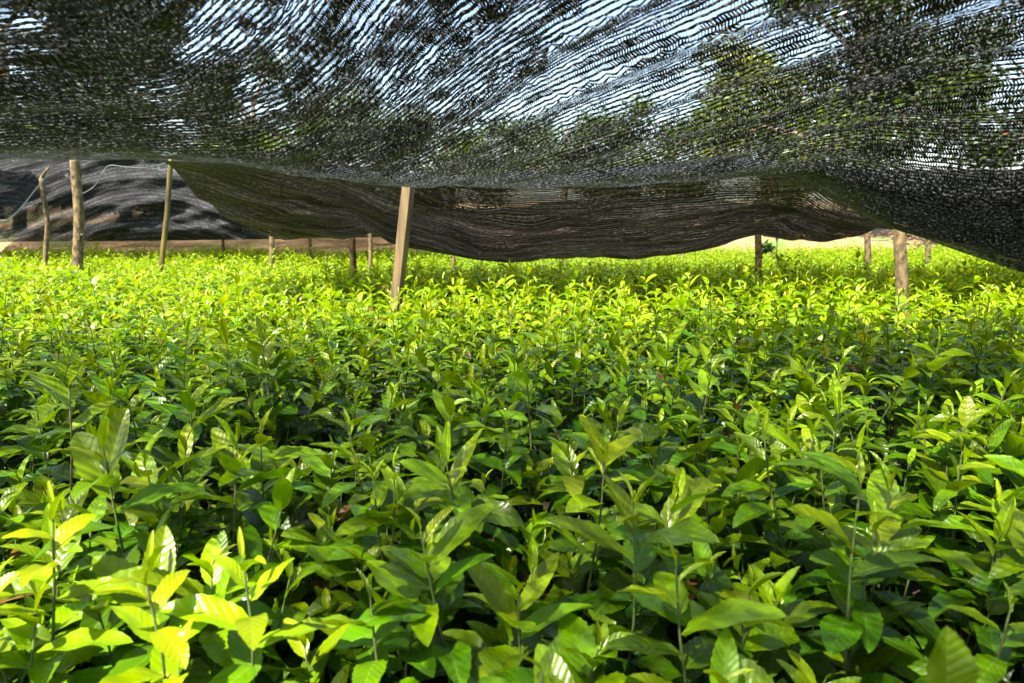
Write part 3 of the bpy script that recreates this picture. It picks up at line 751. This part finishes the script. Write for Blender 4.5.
# ------------------------------------------------------------------ shrubs and trees beyond
def tree(name, x, y, H, cw, cz0, n, seed, label, cat='tree', leaf=.16, trunk_r=.16, clumps=16, tone=0., group='trees beyond the nets'):
    g = np.random.default_rng(seed); gz = float(ground_z(np.array(x), np.array(y)))
    root = empty(name, (x, y, gz))
    c = []
    for k in range(clumps):
        a = g.uniform(0, 6.28); r = g.uniform(.1, 1)**.6*cw; zz = g.uniform(cz0, H)
        f = 1-.45*((zz-cz0)/(H-cz0+1e-6))
        c.append((math.cos(a)*r*f, math.sin(a)*r*f, zz, g.uniform(.22, .42)*cw))
    # trunk with limbs
    acc = Acc()
    P = np.stack([np.linspace(0, .12*H*g.uniform(-1, 1), 9)+.03*H*np.sin(np.linspace(0, 4, 9)), .02*H*np.sin(np.linspace(0, 5, 9)), np.linspace(0, H*.88, 9)], -1)
    V, Fq, uv = tube(P, np.linspace(trunk_r, trunk_r*.2, 9), 10); acc.add(V, Fq, uv)
    for cx, cy, cz, cr in c:
        zb = max(.25*H, cz-.8*math.hypot(cx, cy)-.1*H); b = np.array([np.interp(zb, P[:, 2], P[:, i]) for i in range(2)]+[zb])
        e = np.array([cx, cy, cz]); m = (b+e)/2+np.array([0, 0, .06*H])
        t = np.linspace(0, 1, 6)[:, None]; Q = (1-t)**2*b+2*t*(1-t)*m+t*t*e
        V, Fq, uv = tube(Q, np.linspace(trunk_r*.35, trunk_r*.08, 6), 6); acc.add(V, Fq, uv)
    acc.build('trunk', M['trunk'], root)
    # crown: leaf faces gathered around the clumps
    ci = g.integers(0, len(c), n); C = np.array(c)[ci]
    d = g.normal(size=(n, 3)); d /= np.linalg.norm(d, axis=1)[:, None]
    r = C[:, 3]*g.uniform(.15, 1.1, n)
    pos = C[:, :3]+d*r[:, None]*np.array([1, 1, .7])
    A = g.normal(size=(n, 3)); A[:, 2] = A[:, 2]*.5-.3; A /= np.linalg.norm(A, axis=1)[:, None]
    B = np.cross(A, g.normal(size=(n, 3))); B /= np.linalg.norm(B, axis=1)[:, None]
    L = leaf*g.uniform(.6, 1.3, n)[:, None]
    V = np.stack([pos, pos+A*L*.5+B*L*.26, pos+A*L, pos+A*L*.5-B*L*.26], 1).reshape(-1, 3)
    Fq = np.arange(4*n).reshape(-1, 4)
    age = np.repeat(np.clip(g.uniform(.3, 1, n)+tone+.25*(g.random(len(c))[ci]-.5), 0, 1), 4)
    uv = np.tile(np.array([[.5, 0], [.8, .5], [.5, 1], [.2, .5]]), (n, 1))
    mesh_obj('crown', V, Fq, M['tree_leaf'], root, uv, {'age': age, 'rnd': np.repeat(g.random(n), 4)}, smooth=False)
    return tag(root, label, cat, group)
def tx(px, y): return (px-512)/F*y
tree('broadleaf_tree', tx(905, 15), 18.5, 7.4, 3.6, 1.6, 24000, 11, 'tall tree with pale trunk seen through the net at upper right', trunk_r=.2, clumps=26, leaf=.19)
tree('broadleaf_tree', tx(1070, 17), 17.5, 8.5, 3.2, .8, 26000, 12, 'dense dark tree seen through the net at the right edge', tone=.2, clumps=34, leaf=.19)
tree('broadleaf_tree', tx(770, 21), 22, 5.2, 2.8, .8, 14000, 13, 'lower yellow green tree seen through the net left of the tall pale trunk', tone=-.3, clumps=22)
tree('broadleaf_tree', tx(-20, 16), 17.5, 9.5, 3.6, .8, 34000, 14, 'big dark tree looming behind the net at the upper left corner', tone=.3, clumps=46, leaf=.2)
tree('broadleaf_tree', tx(110, 19), 20, 8.6, 2.8, .8, 26000, 22, 'second dark tree just right of the big one at upper left', tone=.25, clumps=34, leaf=.2)
tree('broadleaf_tree', tx(225, 19), 21, 4.6, 2.4, .5, 16000, 15, 'green tree showing through the back net right of the bamboo stake', tone=-.15, clumps=22)
tree('broadleaf_tree', tx(330, 24), 25, 3.9, 3.2, .5, 14000, 16, 'low round tree behind the centre left sag of the net', tone=0, clumps=24)
tree('broadleaf_tree', tx(450, 27), 27, 3.8, 3.4, .4, 14000, 17, 'low spreading tree on the rise right of the square post', tone=.1, clumps=24)
tree('broadleaf_tree', tx(560, 27), 27, 3.5, 3.4, .4, 14000, 19, 'low tree behind the very centre of the net', tone=.1, clumps=24)
tree('broadleaf_tree', tx(665, 26), 26, 4.0, 3.2, .4, 14000, 18, 'low round tree behind the centre right sag of the net', tone=.05, clumps=24)
xs_, ys_ = ground_xy(766, 262, CAN-CZ)
tree('leafy_shrub', tx(771, ys_+1.0), ys_+1.0, .95, .2, .3, 520, 21, 'small bright leafy shrub just behind the dark post before the bare earth', 'shrub', .09, .012, 8, .2, None)
